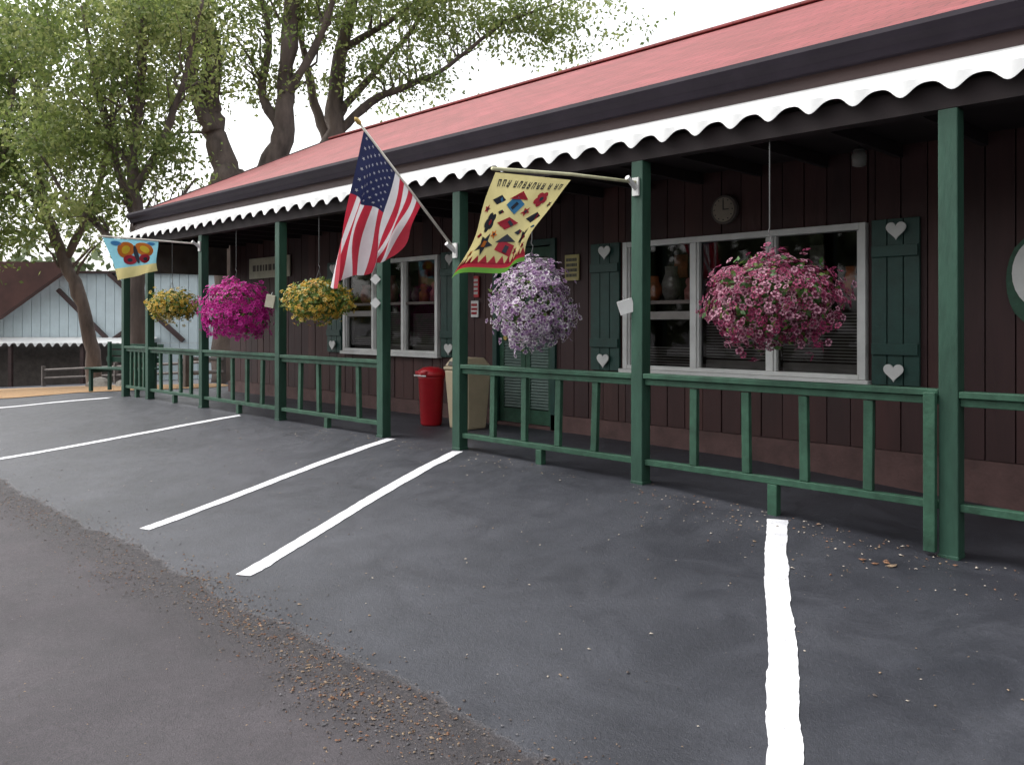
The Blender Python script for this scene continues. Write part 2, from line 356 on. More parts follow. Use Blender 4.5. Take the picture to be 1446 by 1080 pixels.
def window(o,nm,seed):
    a,b,c,d=o; fr=MB(); gl=MB(); bl=MB(); it=MB()
    y0,y1=YW-.05,YW+.05; w=.055
    fr.box((a,y0,c),(a+w,y1,d)); fr.box((b-w,y0,c),(b,y1,d)); fr.box((a+w+.001,y0+.002,d-w),(b-w-.001,y1,d)); fr.box((a-.03,y0-.03,c-.045),(b+.03,y1,c-.002)); fr.box((a+w+.001,y0+.002,c),(b-w-.001,y1,c+w*.7))
    n=3; pw=(b-a-2*w)/n
    for k in range(1,n): 
        x=a+w+pw*k; fr.box((x-.028,y0+.004,c+w*.7+.001),(x+.028,y1,d-w-.001))
    for k in range(n):
        xa=a+w+pw*k+(.029 if k else .001); xb=a+w+pw*(k+1)-(.029 if k<n-1 else .001); zm=c+(d-c)*.52
        s=.022; za=c+w*.7+.001; zb=d-w-.001
        fr.box((xa,y0+.02,za),(xa+s,y1-.02,zb)); fr.box((xb-s,y0+.02,za),(xb,y1-.02,zb)); fr.box((xa+s,y0+.022,zm-.018),(xb-s,y1-.02,zm+.018),1)
        gl.add([(xa+s,YW+.01,za),(xb-s,YW+.01,za),(xb-s,YW+.01,zb),(xa+s,YW+.01,zb)],[(0,1,2,3)])
        rr=random.Random(seed+k); top=zm-.05 if k else c+.32
        if k==0: fr.box((xa+s,y0+.026,zm-.17),(xb-s,y1-.03,zm-.09),2)
        z=za+.01
        while z<top-.12*rr.random():
            bl.box((xa+s,YW+.10,z),(xb-s,YW+.118,z+.012)); z+=.027
        if k: bl.box((xa+s,YW+.09,za),(xb-s,YW+.13,za+.07))
    fr.obj('%s_frame'%nm,['white','greyboard','blind'],bld,bevel=.004); gl.obj('%s_glass'%nm,'glass',bld); bl.obj('%s_blinds'%nm,'blind',bld)
window(wins[0],'front_window',3); window(wins[1],'side_window',8)
M['pinkgood']=mat('pink_display',(.62,.24,.22),.8,.6,14,col2=(.25,.09,.08)); M['orggood']=mat('orange_display',(.70,.20,.06),.8,.6,14,col2=(.25,.08,.03)); M['greygood']=mat('grey_display',(.35,.33,.3),.8,.6,14,col2=(.12,.10,.09))
mb=MB(); rg=random.Random(12)
for (wa,wb,_,_),base in ((wins[0],1.42),(wins[1],1.48)):
    x=wa+.16
    while x<wb-.12:
        h=rg.uniform(.12,.40); w=rg.uniform(.07,.13); k=rg.choice([0,0,1,1,2])
        if rg.random()<.78:
            p=[(w*.5,0),(w*.8,h*.2),(w*.9,h*.5),(w*.55,h*.8),(w*.6,h)] if rg.random()<.5 else [(w*.6,0),(w*.65,h*.45),(w*.35,h*.62),(w*.5,h*.75),(w*.45,h*.92),(w*.1,h)]
            mb.lathe((x,YW+.24+rg.uniform(-.03,.1),base),p,k,seg=12)
        x+=w*1.4+rg.uniform(.02,.12)
mb.obj('window_display_goods',['pinkgood','orggood','greygood'],bld,smooth=True)
mb=MB()
for o in wins: mb.box((o[0]+.06,YW+.16,o[2]+.66),(o[1]-.06,YW+.45,o[2]+.685))
mb.obj('display_shelf','darkwood',bld)
mb=MB()
for (x,z,w,h,k) in [(-4.0,1.78,.2,.26,0),(-3.62,1.80,.14,.2,1),(-3.1,1.72,.22,.34,2),(-5.1,1.78,.16,.24,2),(-9.4,1.8,.2,.26,0),(-8.65,1.75,.2,.3,1)]: mb.box((x-w/2,YW+.5,z-h/2),(x+w/2,YW+.515,z+h/2),k)
mb.obj('hung_prints',['pinkgood','greygood','orggood'],bld)

def heart(cx,cz,s):
    P=[]
    for k in range(32):
        t=2*math.pi*k/32; P.append((cx+s*16*math.sin(t)**3/16, cz+s*(13*math.cos(t)-5*math.cos(2*t)-2*math.cos(3*t)-math.cos(4*t))/16))
    return P[::-1]
def shutter(a,b,c,d,nm):
    mb=MB(); n=3; w=(b-a)/n
    for k in range(n): mb.box((a+w*k+.004,YW-.035,c),(a+w*(k+1)-.004,YW-.008,d))
    mb.obj(nm+'_boards','teal',bld,bevel=.003)
    mb=MB()
    for z in (c+.24,d-.30): mb.box((a+.01,YW-.058,z),(b-.01,YW-.037,z+.09))
    mb.obj(nm+'_battens','teal',bld,bevel=.003)
    mb=MB(); cx=(a+b)/2
    for z in (c+.11,d-.09): mb.prism(heart(cx+(.02 if z>1.5 else 0),z,.078),YW-.072,YW-.06)
    mb.obj(nm+'_hearts','white',bld)
shutter(-2.90,-2.52,.70,2.02,'shutter_near'); shutter(-5.87,-5.48,.70,2.02,'shutter_mid'); shutter(-8.36,-7.98,.76,2.08,'shutter_entry'); shutter(-11.02,-10.64,.76,2.08,'shutter_far')

mb=MB(); a,b,c,d=door
mb.box((a-.07,YW-.03,c-.04),(a+.0,YW+.05,d+.07)); mb.box((b,YW-.03,c-.04),(b+.07,YW+.05,d+.07)); mb.box((a+.001,YW-.028,d),(b-.001,YW+.05,d+.07))
mb.obj('door_casing','teal',bld,bevel=.003)
mb=MB(); yd=YW+.02; s=.07; mid=(a+b)/2
for (xa,xb) in ((a+.004,mid-.004),(mid+.004,b-.004)):
    mb.box((xa,yd,c),(xa+s,yd+.04,d-.005)); mb.box((xb-s,yd,c),(xb,yd+.04,d-.005))
    for z0_,h in ((c,.16),(.98,.12),(d-.12,.11)): mb.box((xa+s+.001,yd+.002,z0_),(xb-s-.001,yd+.04,z0_+h))
    z=c+.17
    while z<.96:
        mb.box((xa+s,yd+.012,z),(xb-s,yd+.02,z+.035),1,rot=Matrix.Rotation(math.radians(-35),3,'X')); z+=.034
M['louvre']=mat('louvre_grey_green',(.10,.15,.13),.5,.2,8)
mb.obj('louvred_door',['greenrail','louvre'],bld,bevel=.002)
mb=MB()
mb.box((a+.01,yd+.05,c),(b-.01,yd+.06,d-.01)); mb.obj('door_back','interior',bld)
mb=MB(); mb.add([(a+.08,yd+.03,1.1),(b-.08,yd+.03,1.1),(b-.08,yd+.03,1.93),(a+.08,yd+.03,1.93)],[(0,1,2,3)]); mb.obj('door_glass','glass',bld)
mb=MB(); mb.tube([(a+.13,yd-.03,1.02),(a+.13,yd+.0,1.02)],[.03,.02],0,12); mb.obj('door_knob','brass',bld)

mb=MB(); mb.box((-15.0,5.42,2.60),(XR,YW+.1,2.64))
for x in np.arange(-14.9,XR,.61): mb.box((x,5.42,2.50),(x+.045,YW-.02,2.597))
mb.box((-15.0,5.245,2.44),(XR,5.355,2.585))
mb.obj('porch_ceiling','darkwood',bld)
mb=MB(); mb.box((-14.33,5.45,2.02),(-14.28,6.86,2.5)); mb.obj('porch_end_board','greyboard',bld)
EY,EZ,RY,RZ=5.52,3.05,9.5,4.95
L=math.hypot(RY-EY,RZ-EZ); ang=math.atan2(RZ-EZ,RY-EY)
x0,x1=-15.05,XR+.3
mb=MB(); mb.box((x0,0,-.09),(x1,L+.02,0)); o=mb.obj('roof_front_slope','roof',bld); o.location=(0,EY,EZ); o.rotation_euler=(ang,0,0)
mb=MB(); mb.box((x0,-.02,-.09),(x1,L,0)); o=mb.obj('roof_rear_slope','roof',bld); o.location=(0,RY+(RY-EY),EZ); o.scale=(1,-1,1); o.rotation_euler=(-ang,0,0)
mb=MB(); mb.box((x0,RY-.10,RZ-.02),(x1,RY+.1,RZ+.02)); mb.obj('ridge_cap','roof',bld,bevel=.01)
mb=MB()
mb.add([(x0-.03,EY,EZ+.02),(x0-.03,RY,RZ+.02),(x0-.03,RY,RZ-.2),(x0-.03,EY,EZ-.2),(x0+.01,EY,EZ+.02),(x0+.01,RY,RZ+.02),(x0+.01,RY,RZ-.2),(x0+.01,EY,EZ-.2)],[(0,1,2,3),(7,6,5,4),(0,4,5,1),(3,2,6,7),(0,3,7,4),(1,5,6,2)])
mb.box((x0+.015,5.56,2.64),(x1,5.62,3.0))
mb.obj('fascia','fascia',bld)
mb=MB(); 
for x in (XL,XR-.15):
    mb.add([(x,5.6,2.65),(x,13.4,2.65),(x,13.4,3.0),(x,RY,RZ-.15),(x,5.6,3.0),(x+.15,5.6,2.65),(x+.15,13.4,2.65),(x+.15,13.4,3.0),(x+.15,RY,RZ-.15),(x+.15,5.6,3.0)],[(0,1,2,3,4),(9,8,7,6,5),(0,5,6,1),(4,3,8,9),(0,4,9,5)])
mb.obj('gable_wall','maroon',bld)
prof=[(5.518,3.058),(5.43,3.062),(5.415,3.025),(5.43,2.985),(5.47,2.95),(5.49,2.90),(5.558,2.90),(5.558,2.98),(5.518,2.98)]
mb=MB(); n=len(prof); vs=[(x0-.02,y,z) for y,z in prof]+[(x1,y,z) for y,z in prof]
mb.add(vs,[(i,i+n,(i+1)%n+n,(i+1)%n) for i in range(n)]+[tuple(range(n)),tuple(range(n,2*n))[::-1]])
mb.obj('gutter','gutter',bld)
def awn(x0,x1,ytop,ztop,ybot,zbot,per,amp,name,parent):
    mb=MB(); n=int((x1-x0)/per*16); rows=6; vs=[]
    for i in range(n+1):
        x=x0+(x1-x0)*i/n; ph=2*math.pi*x/per
        lip=zbot-amp*.5*(math.cos(ph)+.18*math.cos(2*ph))
        lip+=.006*math.sin(x*1.7)
        wav=.014*math.cos(ph)
        for r in range(rows):
            t=r/(rows-2) if r<rows-1 else 1
            if r<rows-1: y=ytop+(ybot-ytop)*t; z=ztop+(zbot+.055-ztop)*t
            else: y=ybot-.006; z=lip
            vs.append((x,y-wav*t,z))
    mb.add(vs,[(i*rows+r,(i+1)*rows+r,(i+1)*rows+r+1,i*rows+r+1) for i in range(n) for r in range(rows-1)])
    o=mb.obj(name,'awning',parent,smooth=False); sd=o.modifiers.new('s','SOLIDIFY'); sd.thickness=.006
    return o
awn(-14.5,XR,5.555,2.80,5.17,2.565,.285,.075,'scalloped_awning',bld)
mb=MB()
mb.box((-14.49,5.24,2.50),(-14.46,5.55,2.64)); mb.obj('awning_end','darkwood',bld)
ck=empty('wall_clock'); mb=MB()
def disc(mb,cx,cz,r,y0,y1,mi,seg=32): mb.prism([(cx+r*math.cos(-2*math.pi*k/seg),cz+r*math.sin(-2*math.pi*k/seg)) for k in range(seg)][::-1],y0,y1,mi)
disc(mb,-4.25,2.235,.135,YW-.05,YW-.006,0); mb.obj('case','greyboard',ck,bevel=.006)
mb=MB(); disc(mb,-4.25,2.235,.112,YW-.056,YW-.051,0); mb.obj('dial',mat('dial',(.30,.26,.20),.5,.1),ck)
mb=MB(); mb.box((-4.255,YW-.062,2.235),(-4.245,YW-.058,2.32)); mb.box((-4.25,YW-.066,2.23),(-4.19,YW-.063,2.24)); 
for k in range(12):
    a=k*math.pi/6; mb.box((-4.25+.095*math.cos(a)-.005,YW-.062,2.235+.095*math.sin(a)-.005),(-4.25+.095*math.cos(a)+.005,YW-.058,2.235+.095*math.sin(a)+.005))
mb.obj('hands_and_marks','darkplastic',ck)
def sign(name,x,z,w,h,mat1,mat2,rows=2,y=YW-.03,tilt=0):
    e=empty(name); mb=MB(); mb.box((x-w/2,y,z-h/2),(x+w/2,y+.018,z+h/2)); mb.obj('board',mat1,e,bevel=.004)
    mb=MB()
    for r in range(rows):
        zz=z+h/2-h*(r+1)/(rows+1); xx=x-w*.4
        rr=random.Random(int(x*100)+r)
        while xx<x+w*.36:
            ww=w*rr.uniform(.03,.08); mb.box((xx,y-.004,zz-h*.3/(rows+1)),(xx+ww,y-.002,zz+h*.3/(rows+1))); xx+=ww+w*.03
    mb.obj('lettering',mat2,e); return e
sign('wall_sign',-12.8,2.1,1.35,.34,'cream','greyboard',1)
sign('notice_sign',-6.14,1.79,.2,.28,'fl_yel','darkplastic',4)
sign('wall_notice',-7.69,1.63,.09,.26,'red','white',4)
sign('wall_notice',-7.72,1.36,.13,.2,'white','red',3)
sign('door_notice',-6.9,.99,.26,.07,'white','red',1,y=YW-.005)
e=empty('oval_sign'); mb=MB(); mb.prism([(-1.66+.26*math.cos(a)*(1 if abs(math.sin(a))<.7 else .9),1.5+.38*math.sin(a)) for a in np.linspace(0,2*math.pi,28,endpoint=False)],YW-.04,YW-.015); mb.obj('board','greenrail',e)
mb=MB(); mb.prism([(-1.66+.22*math.cos(a),1.55+.27*math.sin(a)) for a in np.linspace(0,2*math.pi,28,endpoint=False)],YW-.048,YW-.042); mb.obj('panel','white',e)
e=empty('porch_lantern'); mb=MB(); mb.lathe((-2.75,6.3,2.36),[(.02,0),(.05,.01),(.055,.08),(.04,.12)],0,16); mb.lathe((-2.75,6.3,2.481),[(.045,0),(.03,.02),(.008,.025),(.008,.1)],1,12); mb.obj('lamp',[mat('frosted_jar',(.2,.2,.18),.2,.05),'darkplastic'],e,smooth=True)

# ---------------------------------------------------------------- posts & rails
posts={'A':-1.77,'B':-4.02,'C':-6.16,'D':-7.40,'E':-9.57,'F':-11.76,'G':-13.72,'H':-14.75,'Z':.45,'Y':2.65}
for k,x in posts.items():
    e=empty('porch_post'); mb=MB(); g=float(z0(x))
    j=rng.uniform(-.006,.006)
    mb.box((x-.054,5.246,g-.08),(x+.054,5.354,2.438),0,rot=Matrix.Rotation(j,3,'Y')); mb.obj('shaft','green',e,bevel=.006)
    mb=MB(); mb.box((x-.058,5.242,g-.05),(x+.058,5.358,g+.012)); mb.obj('base_block','green',e,bevel=.005)
def rail(xa,xb):
    e=empty('porch_railing'); mb=MB(); xa+=.056; xb-=.056
    sag=rng.uniform(-.008,.008)
    mb.box((xa,5.25,.765+sag),(xb,5.345,.803+sag)); mb.box((xa,5.275,.715+sag),(xb,5.315,.762+sag))
    mb.box((xa,5.27,.105),(xb,5.33,.15)); mb.obj('rails','greenrail',e,bevel=.004)
    mb=MB(); n=4
    for k in range(n):
        x=xa+(xb-xa)*(k+1)/(n+1); rt=Matrix.Rotation(rng.uniform(-.035,.035),3,'Y')
        mb.box((x-.030,5.285,.152),(x+.030,5.325,.713),rot=rt)
    mb.obj('balusters','greenrail',e,bevel=.004)
    mb=MB(); x=(xa+xb)/2; mb.box((x-.035,5.265,float(z0(x))-.03),(x+.035,5.325,.103)); mb.obj('foot','greenrail',e,bevel=.004)
P=posts
for a,b in (('A','Z'),('Z','Y'),('B','A'),('C','B'),('E','D'),('F','E'),('G','F'),('H','G')): rail(P[a],P[b])
mb=MB(); mb.box((-1.895,5.205,-.14),(-1.828,5.246,.79)); mb.obj('rail_end_post','greenrail',bld,bevel=.004)

def tag(name,x,y,z,w,h,rotz,roty,m='white'):
    e=empty(name,(x,y,z)); e.rotation_euler=(0,roty,rotz); mb=MB(); mb.box((-w/2,-.01,-h/2),(w/2,.01,h/2)); mb.obj('plate',m,e,bevel=.003)
    mb=MB(); mb.tube([(0,0,h/2),(0,.02,h/2+.03)],.006,0,6); mb.obj('hook','wire',e)
tag('small_box_sign',-4.10,5.22,1.32,.12,.11,.7,-.3); tag('diamond_tag',-7.43,5.22,1.65,.085,.085,.6,.785); tag('diamond_tag',-7.43,5.22,1.40,.085,.085,.6,.785); tag('small_box_sign',-9.65,5.2,1.46,.12,.16,.6,.2,'cream')

# ---------------------------------------------------------------- bins
e=empty('red_trash_bin',(-7.78,6.25,.0)); mb=MB()
mb.lathe((0,0,0),[(.11,0),(.125,.02),(.15,.54),(.158,.55),(.158,.57)],0,28)
mb.obj('body','red',e,smooth=True); mb=MB()
mb.lathe((0,0,.571),[(.165,0),(.168,.03),(.15,.07),(.10,.10),(.03,.11)],0,28); mb.box((-.09,-.165,.59),(.09,-.12,.635)); mb.obj('lid','red',e,smooth=True)
mb=MB(); mb.box((-.11,-.172,.575),(.11,-.168,.59)); mb.obj('lid_rim','white',e)
e=empty('beige_trash_bin',(-7.26,6.36,.0)); mb=MB()
def tbox(mb,w0,d0,w1,d1,za,zb,mi=0):
    mb.add([(-w0,-d0,za),(w0,-d0,za),(w0,d0,za),(-w0,d0,za),(-w1,-d1,zb),(w1,-d1,zb),(w1,d1,zb),(-w1,d1,zb)],[(0,3,2,1),(4,5,6,7),(0,1,5,4),(1,2,6,5),(2,3,7,6),(3,0,4,7)],mi)
tbox(mb,.16,.14,.20,.18,0,.66); mb.obj('body','beige',e,bevel=.02); mb=MB(); tbox(mb,.21,.19,.21,.19,.661,.70); tbox(mb,.20,.18,.14,.13,.702,.80); mb.obj('lid','beige',e,bevel=.015)
mb=MB(); mb.box((-.13,-.175,.71),(.13,-.17,.76),rot=Matrix.Rotation(-.5,3,'X')); mb.obj('flap','darkplastic',e)

# ---------------------------------------------------------------- flower baskets
def flowers_mat(n,c,t=.3): return mat(n,c,.6,.15,30,trans=t)
def basket(c,rx,rz,inner,outer,seed,fr=.03,nf=900,leaf='leafg',leaffrac=.5,drop=0):
    r=np.random.default_rng(seed); e=empty('hanging_flower_basket',c)
    fl=MB(); lf=MB()
    def surf():
        while True:
            d=r.normal(size=3); d/=np.linalg.norm(d)
            if d[2]<-.85 and r.random()<.7: continue
            break
        v=Vector(d); k=1+.30*noise.noise(v*2.1+Vector((seed,0,0)))+.18*noise.noise(v*5+Vector((0,seed,0)))
        p=np.array([d[0]*rx,d[1]*rx,d[2]*rz*(1.0 if d[2]>0 else 1.0+drop*max(0,noise.noise(v*3+Vector((7,seed,0)))))])*k
        nrm=np.array([d[0]/rx,d[1]/rx,d[2]/rz]); nrm/=np.linalg.norm(nrm)
        return p,nrm
    for i in range(nf):
        p,n=surf(); p=p*(r.uniform(.84,1.05) if r.random()<.86 else r.uniform(1.03,1.18))
        n=n+r.normal(size=3)*.4+np.array([0,0,.25]); n/=np.linalg.norm(n); n=Vector(n); u=n.orthogonal().normalized(); w=n.cross(u)
        s=fr*r.uniform(.65,1.2); a0=r.random()*6.28; P=Vector(p); mo=1+int(r.integers(0,len(outer)))
        vs=[P-n*s*.25]; 
        for k in range(5):
            a=a0+k*1.2566
            for da,rr,h in ((-.42,.55,.0),(-.5,.92,.12),(0,1.05,.02),(.5,.92,.12),(.42,.55,.0)):
                vs.append(P+s*rr*(math.cos(a+da)*u+math.sin(a+da)*w)+n*s*h)
        base=len(fl.v); fl.v.extend([tuple(q) for q in vs])
        for k in range(5):
            o=base+1+5*k
            fl.f.append((base,o,o+4)); fl.m.append(0)
            fl.f.append((o,o+1,o+2,o+3,o+4)); fl.m.append(mo)
    for i in range(int(nf*leaffrac*3)):
        p,n=surf(); p=p*r.uniform(.55,1.0+.06*leaffrac); n=Vector(n+r.normal(size=3)*.7).normalized(); u=n.orthogonal().normalized(); u=Matrix.Rotation(r.random()*6.28,3,n)@u; w=n.cross(u); s=r.uniform(.025,.05); P=Vector(p)
        lf.add([P,P+u*s*.5+w*s*.35,P+u*s*1.2,P+u*s*.5-w*s*.35],[(0,1,2,3)],int(r.random()<.35))
    fl.obj('flowers',[inner]+outer,e); lf.obj('foliage',[leaf,'leafy'],e)
    mb=MB(); mb.lathe((0,0,-rz*.62),[(.05,0),(.10,.03),(.15,.12),(.16,.2),(.15,.21)],0,20); mb.obj('pot','pot',e,smooth=True)
    mb=MB(); top=2.5-c[2]; hk=rz+.12
    for k in range(3):
        a=k*2.094+.4; mb.tube([(.15*math.cos(a),.15*math.sin(a),-rz*.3),(0,0,hk)],.003,0,5)
    mb.tube([(0,0,hk-.02),(.015,0,hk+.03),(-.01,0,hk+.06),(0,0,hk+.09),(0,0,top)],.0045,0,6); mb.obj('hanger','wire',e)
f1=flowers_mat('petal_crimson',(.25,.02,.08)); f1a=flowers_mat('petal_pink',(.52,.25,.33)); f1b=flowers_mat('petal_rose',(.34,.05,.13)); f1c=flowers_mat('petal_wine',(.12,.010,.045))
basket((-2.93,5.3,1.33),.43,.30,f1c,[f1a,f1b,f1,f1a],3,.026,1850,leaffrac=.35,drop=.35)
f2=flowers_mat('petal_purple',(.28,.12,.34)); f2a=flowers_mat('petal_lavender',(.66,.56,.66)); f2b=flowers_mat('petal_lilac_white',(.76,.70,.74)); f2c=flowers_mat('petal_mauve',(.45,.30,.45))
basket((-5.2,5.3,1.34),.33,.37,f2,[f2a,f2b,f2b,f2c],5,.029,1500,leaffrac=.25,drop=.4)
f3=flowers_mat('petal_yellow',(.70,.50,.07)); f3b=flowers_mat('petal_gold',(.62,.33,.05)); f3c=flowers_mat('petal_lemon',(.74,.62,.22))
basket((-8.68,5.3,1.45),.38,.24,f3b,[f3,f3c,f3,f3b],9,.024,850,leaf='leafy',leaffrac=1.1,drop=.6)
f4=flowers_mat('petal_magenta',(.62,.015,.32)); f4b=flowers_mat('petal_hot_pink',(.74,.05,.42)); f4c=flowers_mat('petal_deep_magenta',(.36,.01,.2))
basket((-10.76,5.3,1.36),.42,.37,f4c,[f4,f4b,f4,f4b],12,.034,1150,leaffrac=.3,drop=.2)
basket((-12.85,5.3,1.45),.36,.24,f3b,[f3,f3c,f3],15,.028,650,leaf='leafy',leaffrac=1.0,drop=.3)

# ---------------------------------------------------------------- flags
def cloth(S,na,nb,mf,name,mats,parent):
    mb=MB(); vs=[S(i/na,j/nb) for i in range(na+1) for j in range(nb+1)]
    mb.v=[tuple(v) for v in vs]
    for i in range(na):
        for j in range(nb):
            mb.f.append((i*(nb+1)+j,i*(nb+1)+j+1,(i+1)*(nb+1)+j+1,(i+1)*(nb+1)+j)); mb.m.append(mf((i+.5)/na,(j+.5)/nb))
    return mb.obj(name,mats,parent,smooth=True)
def decal(mb,S,poly,mi,off=.004):
    ca=sum(p[0] for p in poly)/len(poly); cb=sum(p[1] for p in poly)/len(poly)
    def nrm(a,b):
        e=.01; P=Vector(S(a,b)); return (Vector(S(a+e,b))-P).cross(Vector(S(a,b+e))-P).normalized()
    for sg in (1,-1):
        rings=[]
        for k in (0.,.5,1.):
            rings.append([Vector(S(ca+(a-ca)*k,cb+(b-cb)*k))+nrm(ca+(a-ca)*k,cb+(b-cb)*k)*off*sg for a,b in poly])
        n=len(poly); vs=[rings[0][0]]+rings[1]+rings[2]
        fs=[(0,1+i,1+(i+1)%n) for i in range(n)]+[(1+i,1+n+i,1+n+(i+1)%n,1+(i+1)%n) for i in range(n)]
        mb.add(vs,fs,mi)
def bracket(e,x,z):
    mb=MB(); mb.box((x-.03,5.228,z-.07),(x+.03,5.243,z+.07)); mb.tube([(x,5.25,z-.02),(x,5.13,z+.06)],.02,0,10); mb.obj('bracket','white',e)
e=empty('american_flag'); bracket(e,-6.16,1.88)
tip=Vector((-6.16,4.17,2.90)); bs=Vector((-6.16,5.22,1.90))
mb=MB(); mb.tube([bs,tip],[.013,.011],0,10); mb.obj('pole','polew',e,smooth=True)
mb=MB(); d=(tip-bs).normalized(); mb.tube([tip,tip+d*.02,tip+d*.06,tip+d*.08],[.01,.022,.02,.004],0,10); mb.obj('finial','brass',e,smooth=True)
hd=(bs-tip).normalized()
def SF(a,b):
    H=tip+hd*(.05+.86*a); H=np.array(H)
    E0=np.array([-6.20,3.88,1.48]); E1=np.array([-6.10,4.44,1.78])
    E=E0*(1-a)+E1*a; p=H*(1-b)+E*b
    s=math.sin(math.pi*b)
    p=p+np.array([0,1,0])*(.06*s*a)+np.array([0,0,1])*(-.0*s*a)
    p=p+np.array([0,-.02,0])*s*(1-a)
    q=b**.8
    f=.075*q*math.sin(a*11+b*2.5)+.035*q*math.sin(a*23-b*6+1)+.03*math.sin(b*7+a*2)*q
    p=p+np.array([1,.2,0])*f
    p=p+np.array([0,.014,.022])*math.sin(a*16+b*3)*q
    return p
def mfl(a,b):
    if a<7/13 and b<.42: return 2
    return 0 if int(a*13)%2==0 else 1
cloth(SF,78,60,mfl,'cloth',['fl_red','fl_white','fl_blue'],e)
mb=MB()
for r in range(9):
    nC=6 if r%2==0 else 5
    for c in range(nC):
        ca=(r+1)/10*7/13; cb=.42*((2*c+1+(r%2)))/12
        poly=[]
        for k in range(10):
            t=2*math.pi*k/10; rr=1 if k%2==0 else .42
            poly.append((ca+.021*rr*math.cos(t),cb+.0125*rr*math.sin(t)))
        decal(mb,SF,poly,0,.003)
mb.obj('stars','fl_white',e)
e=empty('garden_banner_flag'); bracket(e,-4.02,2.24)
mb=MB(); mb.tube([(-4.02,5.23,2.275),(-4.02,4.5,2.245),(-4.02,3.73,2.19)],.012,0,10); mb.obj('pole','pole',e,smooth=True)
def SB(a,b):
    T=np.array([-4.02,3.76,2.17])*(1-a)+np.array([-4.02,4.49,2.205])*a
    B=np.array([-4.06,3.44,1.47])*(1-a)+np.array([-3.98,3.99,1.585])*a
    p=T*(1-b)+B*b
    p=p+np.array([0,-.05,0])*math.sin(math.pi*b)*a
    f=.04*b*math.sin(a*9+b*3)+.025*b*math.sin(a*4-b*8)
    p=p+np.array([1,.2,0])*f+np.array([0,0,.02])*math.sin(a*8)*b
    return p
cloth(SB,40,40,lambda a,b:1 if (b>.955 ) else (2 if b>.905 else 0),'cloth',['fl_yel','fl_grn','fl_red'],e)
mb=MB()
for k in range(13):
    a=(k+.5)/13; decal(mb,SB,[(a-.036,.906),(a+.036,.906),(a,.83)],2)
def rect(ca,cb,w,h,t=0):
    c,s=math.cos(t),math.sin(t); return [(ca+x*c-y*s,cb+x*s+y*c) for x,y in ((-w,-h),(w,-h),(w,h),(-w,h))]
def motif(ca,cb,sz,t,kind,m1,m2):
    if kind==0:
        decal(mb,SB,rect(ca,cb+sz*.3,sz*.8,sz*.5,t),m1,.004); decal(mb,SB,[(ca-sz,cb-sz*.15),(ca,cb-sz*.9),(ca+sz,cb-sz*.15)],m2,.006); decal(mb,SB,rect(ca,cb+sz*.4,sz*.2,sz*.3,t),3,.008)
    elif kind==1:
        decal(mb,SB,[(ca+sz*(1 if k%2==0 else .45)*math.cos(t+k*math.pi/5),cb+sz*(1 if k%2==0 else .45)*math.sin(t+k*math.pi/5)) for k in range(10)],m1,.004); decal(mb,SB,rect(ca,cb,sz*.25,sz*.25,t),m2,.007)
    elif kind==2:
        for k in range(5): decal(mb,SB,[(ca+sz*.5*math.cos(t+k*1.257)+sz*.38*math.cos(j),cb+sz*.5*math.sin(t+k*1.257)+sz*.38*math.sin(j)) for j in np.linspace(0,6.28,8,endpoint=False)],m1,.004+.0004*k)
        decal(mb,SB,[(ca+sz*.25*math.cos(j),cb+sz*.25*math.sin(j)) for j in np.linspace(0,6.28,8,endpoint=False)],m2,.008)
    else:
        decal(mb,SB,[(ca-sz,cb),(ca,cb-sz*.5),(ca+sz,cb),(ca,cb+sz*.5)],m1,.004); decal(mb,SB,rect(ca+sz*.3,cb,sz*.3,sz*.12,t+.5),m2,.007)
for it in [(.2,.27,.10,.2,3,3,5),(.46,.27,.12,.5,0,5,2),(.74,.25,.10,.3,2,2,3),(.2,.5,.12,.5,2,3,2),(.48,.5,.13,.2,3,2,3),(.80,.46,.12,.9,3,3,2),(.26,.72,.12,.1,1,3,4),(.52,.72,.12,.4,0,2,3),(.80,.68,.11,.2,1,3,2),(.33,.39,.05,.1,3,3,2),(.63,.38,.055,.3,1,2,3),(.36,.62,.05,.1,1,4,3),(.66,.60,.06,.8,3,3,2),(.66,.80,.05,.3,1,2,3),(.10,.80,.045,.3,1,4,3),(.92,.80,.045,.3,1,2,3),(.92,.32,.04,.3,1,3,4),(.08,.62,.05,0,3,2,3),(.93,.58,.04,0,3,5,3),(.07,.36,.045,0,1,2,3)]: motif(*it)
rr=random.Random(4); a=.08
while a<.93:
    k=rr.random()
    decal(mb,SB,rect(a,.10,.005,.035,rr.uniform(-.2,.2)),3); decal(mb,SB,rect(a+.025,.10,.005,.035,rr.uniform(-.2,.2)),3)
    decal(mb,SB,rect(a+.012,.07 if k<.5 else .13,.014,.006),3,.005)
    if k>.3: decal(mb,SB,rect(a+.012,.10,.014,.005,rr.uniform(-.8,.8)),3,.006)
    a+=.062 if k<.85 else .09
mb.obj('applique',['fl_yel','fl_grn','fl_red','fl_dark','fl_org','fl_bl2'],e)
e=empty('butterfly_banner_flag'); bracket(e,-11.76,2.28)
mb=MB(); mb.tube([(-11.76,5.22,2.31),(-11.76,3.86,2.33)],.012,0,8); mb.obj('pole','polew',e)
def SK(a,b):
    T=np.array([-11.76,3.93,2.31])*(1-a)+np.array([-11.76,4.66,2.31])*a
    B=np.array([-11.76,4.14,1.76])*(1-a)+np.array([-11.72,4.62,1.90])*a
    p=T*(1-b)+B*b
    return p+np.array([1,.15,0])*(.05*b*math.sin(a*9+b*4))
cloth(SK,30,30,lambda a,b:1 if b>.72 else 0,'cloth',['fl_cyan','fl_yel'],e)
mb=MB()
M['bann_y']=mat('banner_bright_yellow',(.85,.66,.05),.8,.1,5,trans=.35)
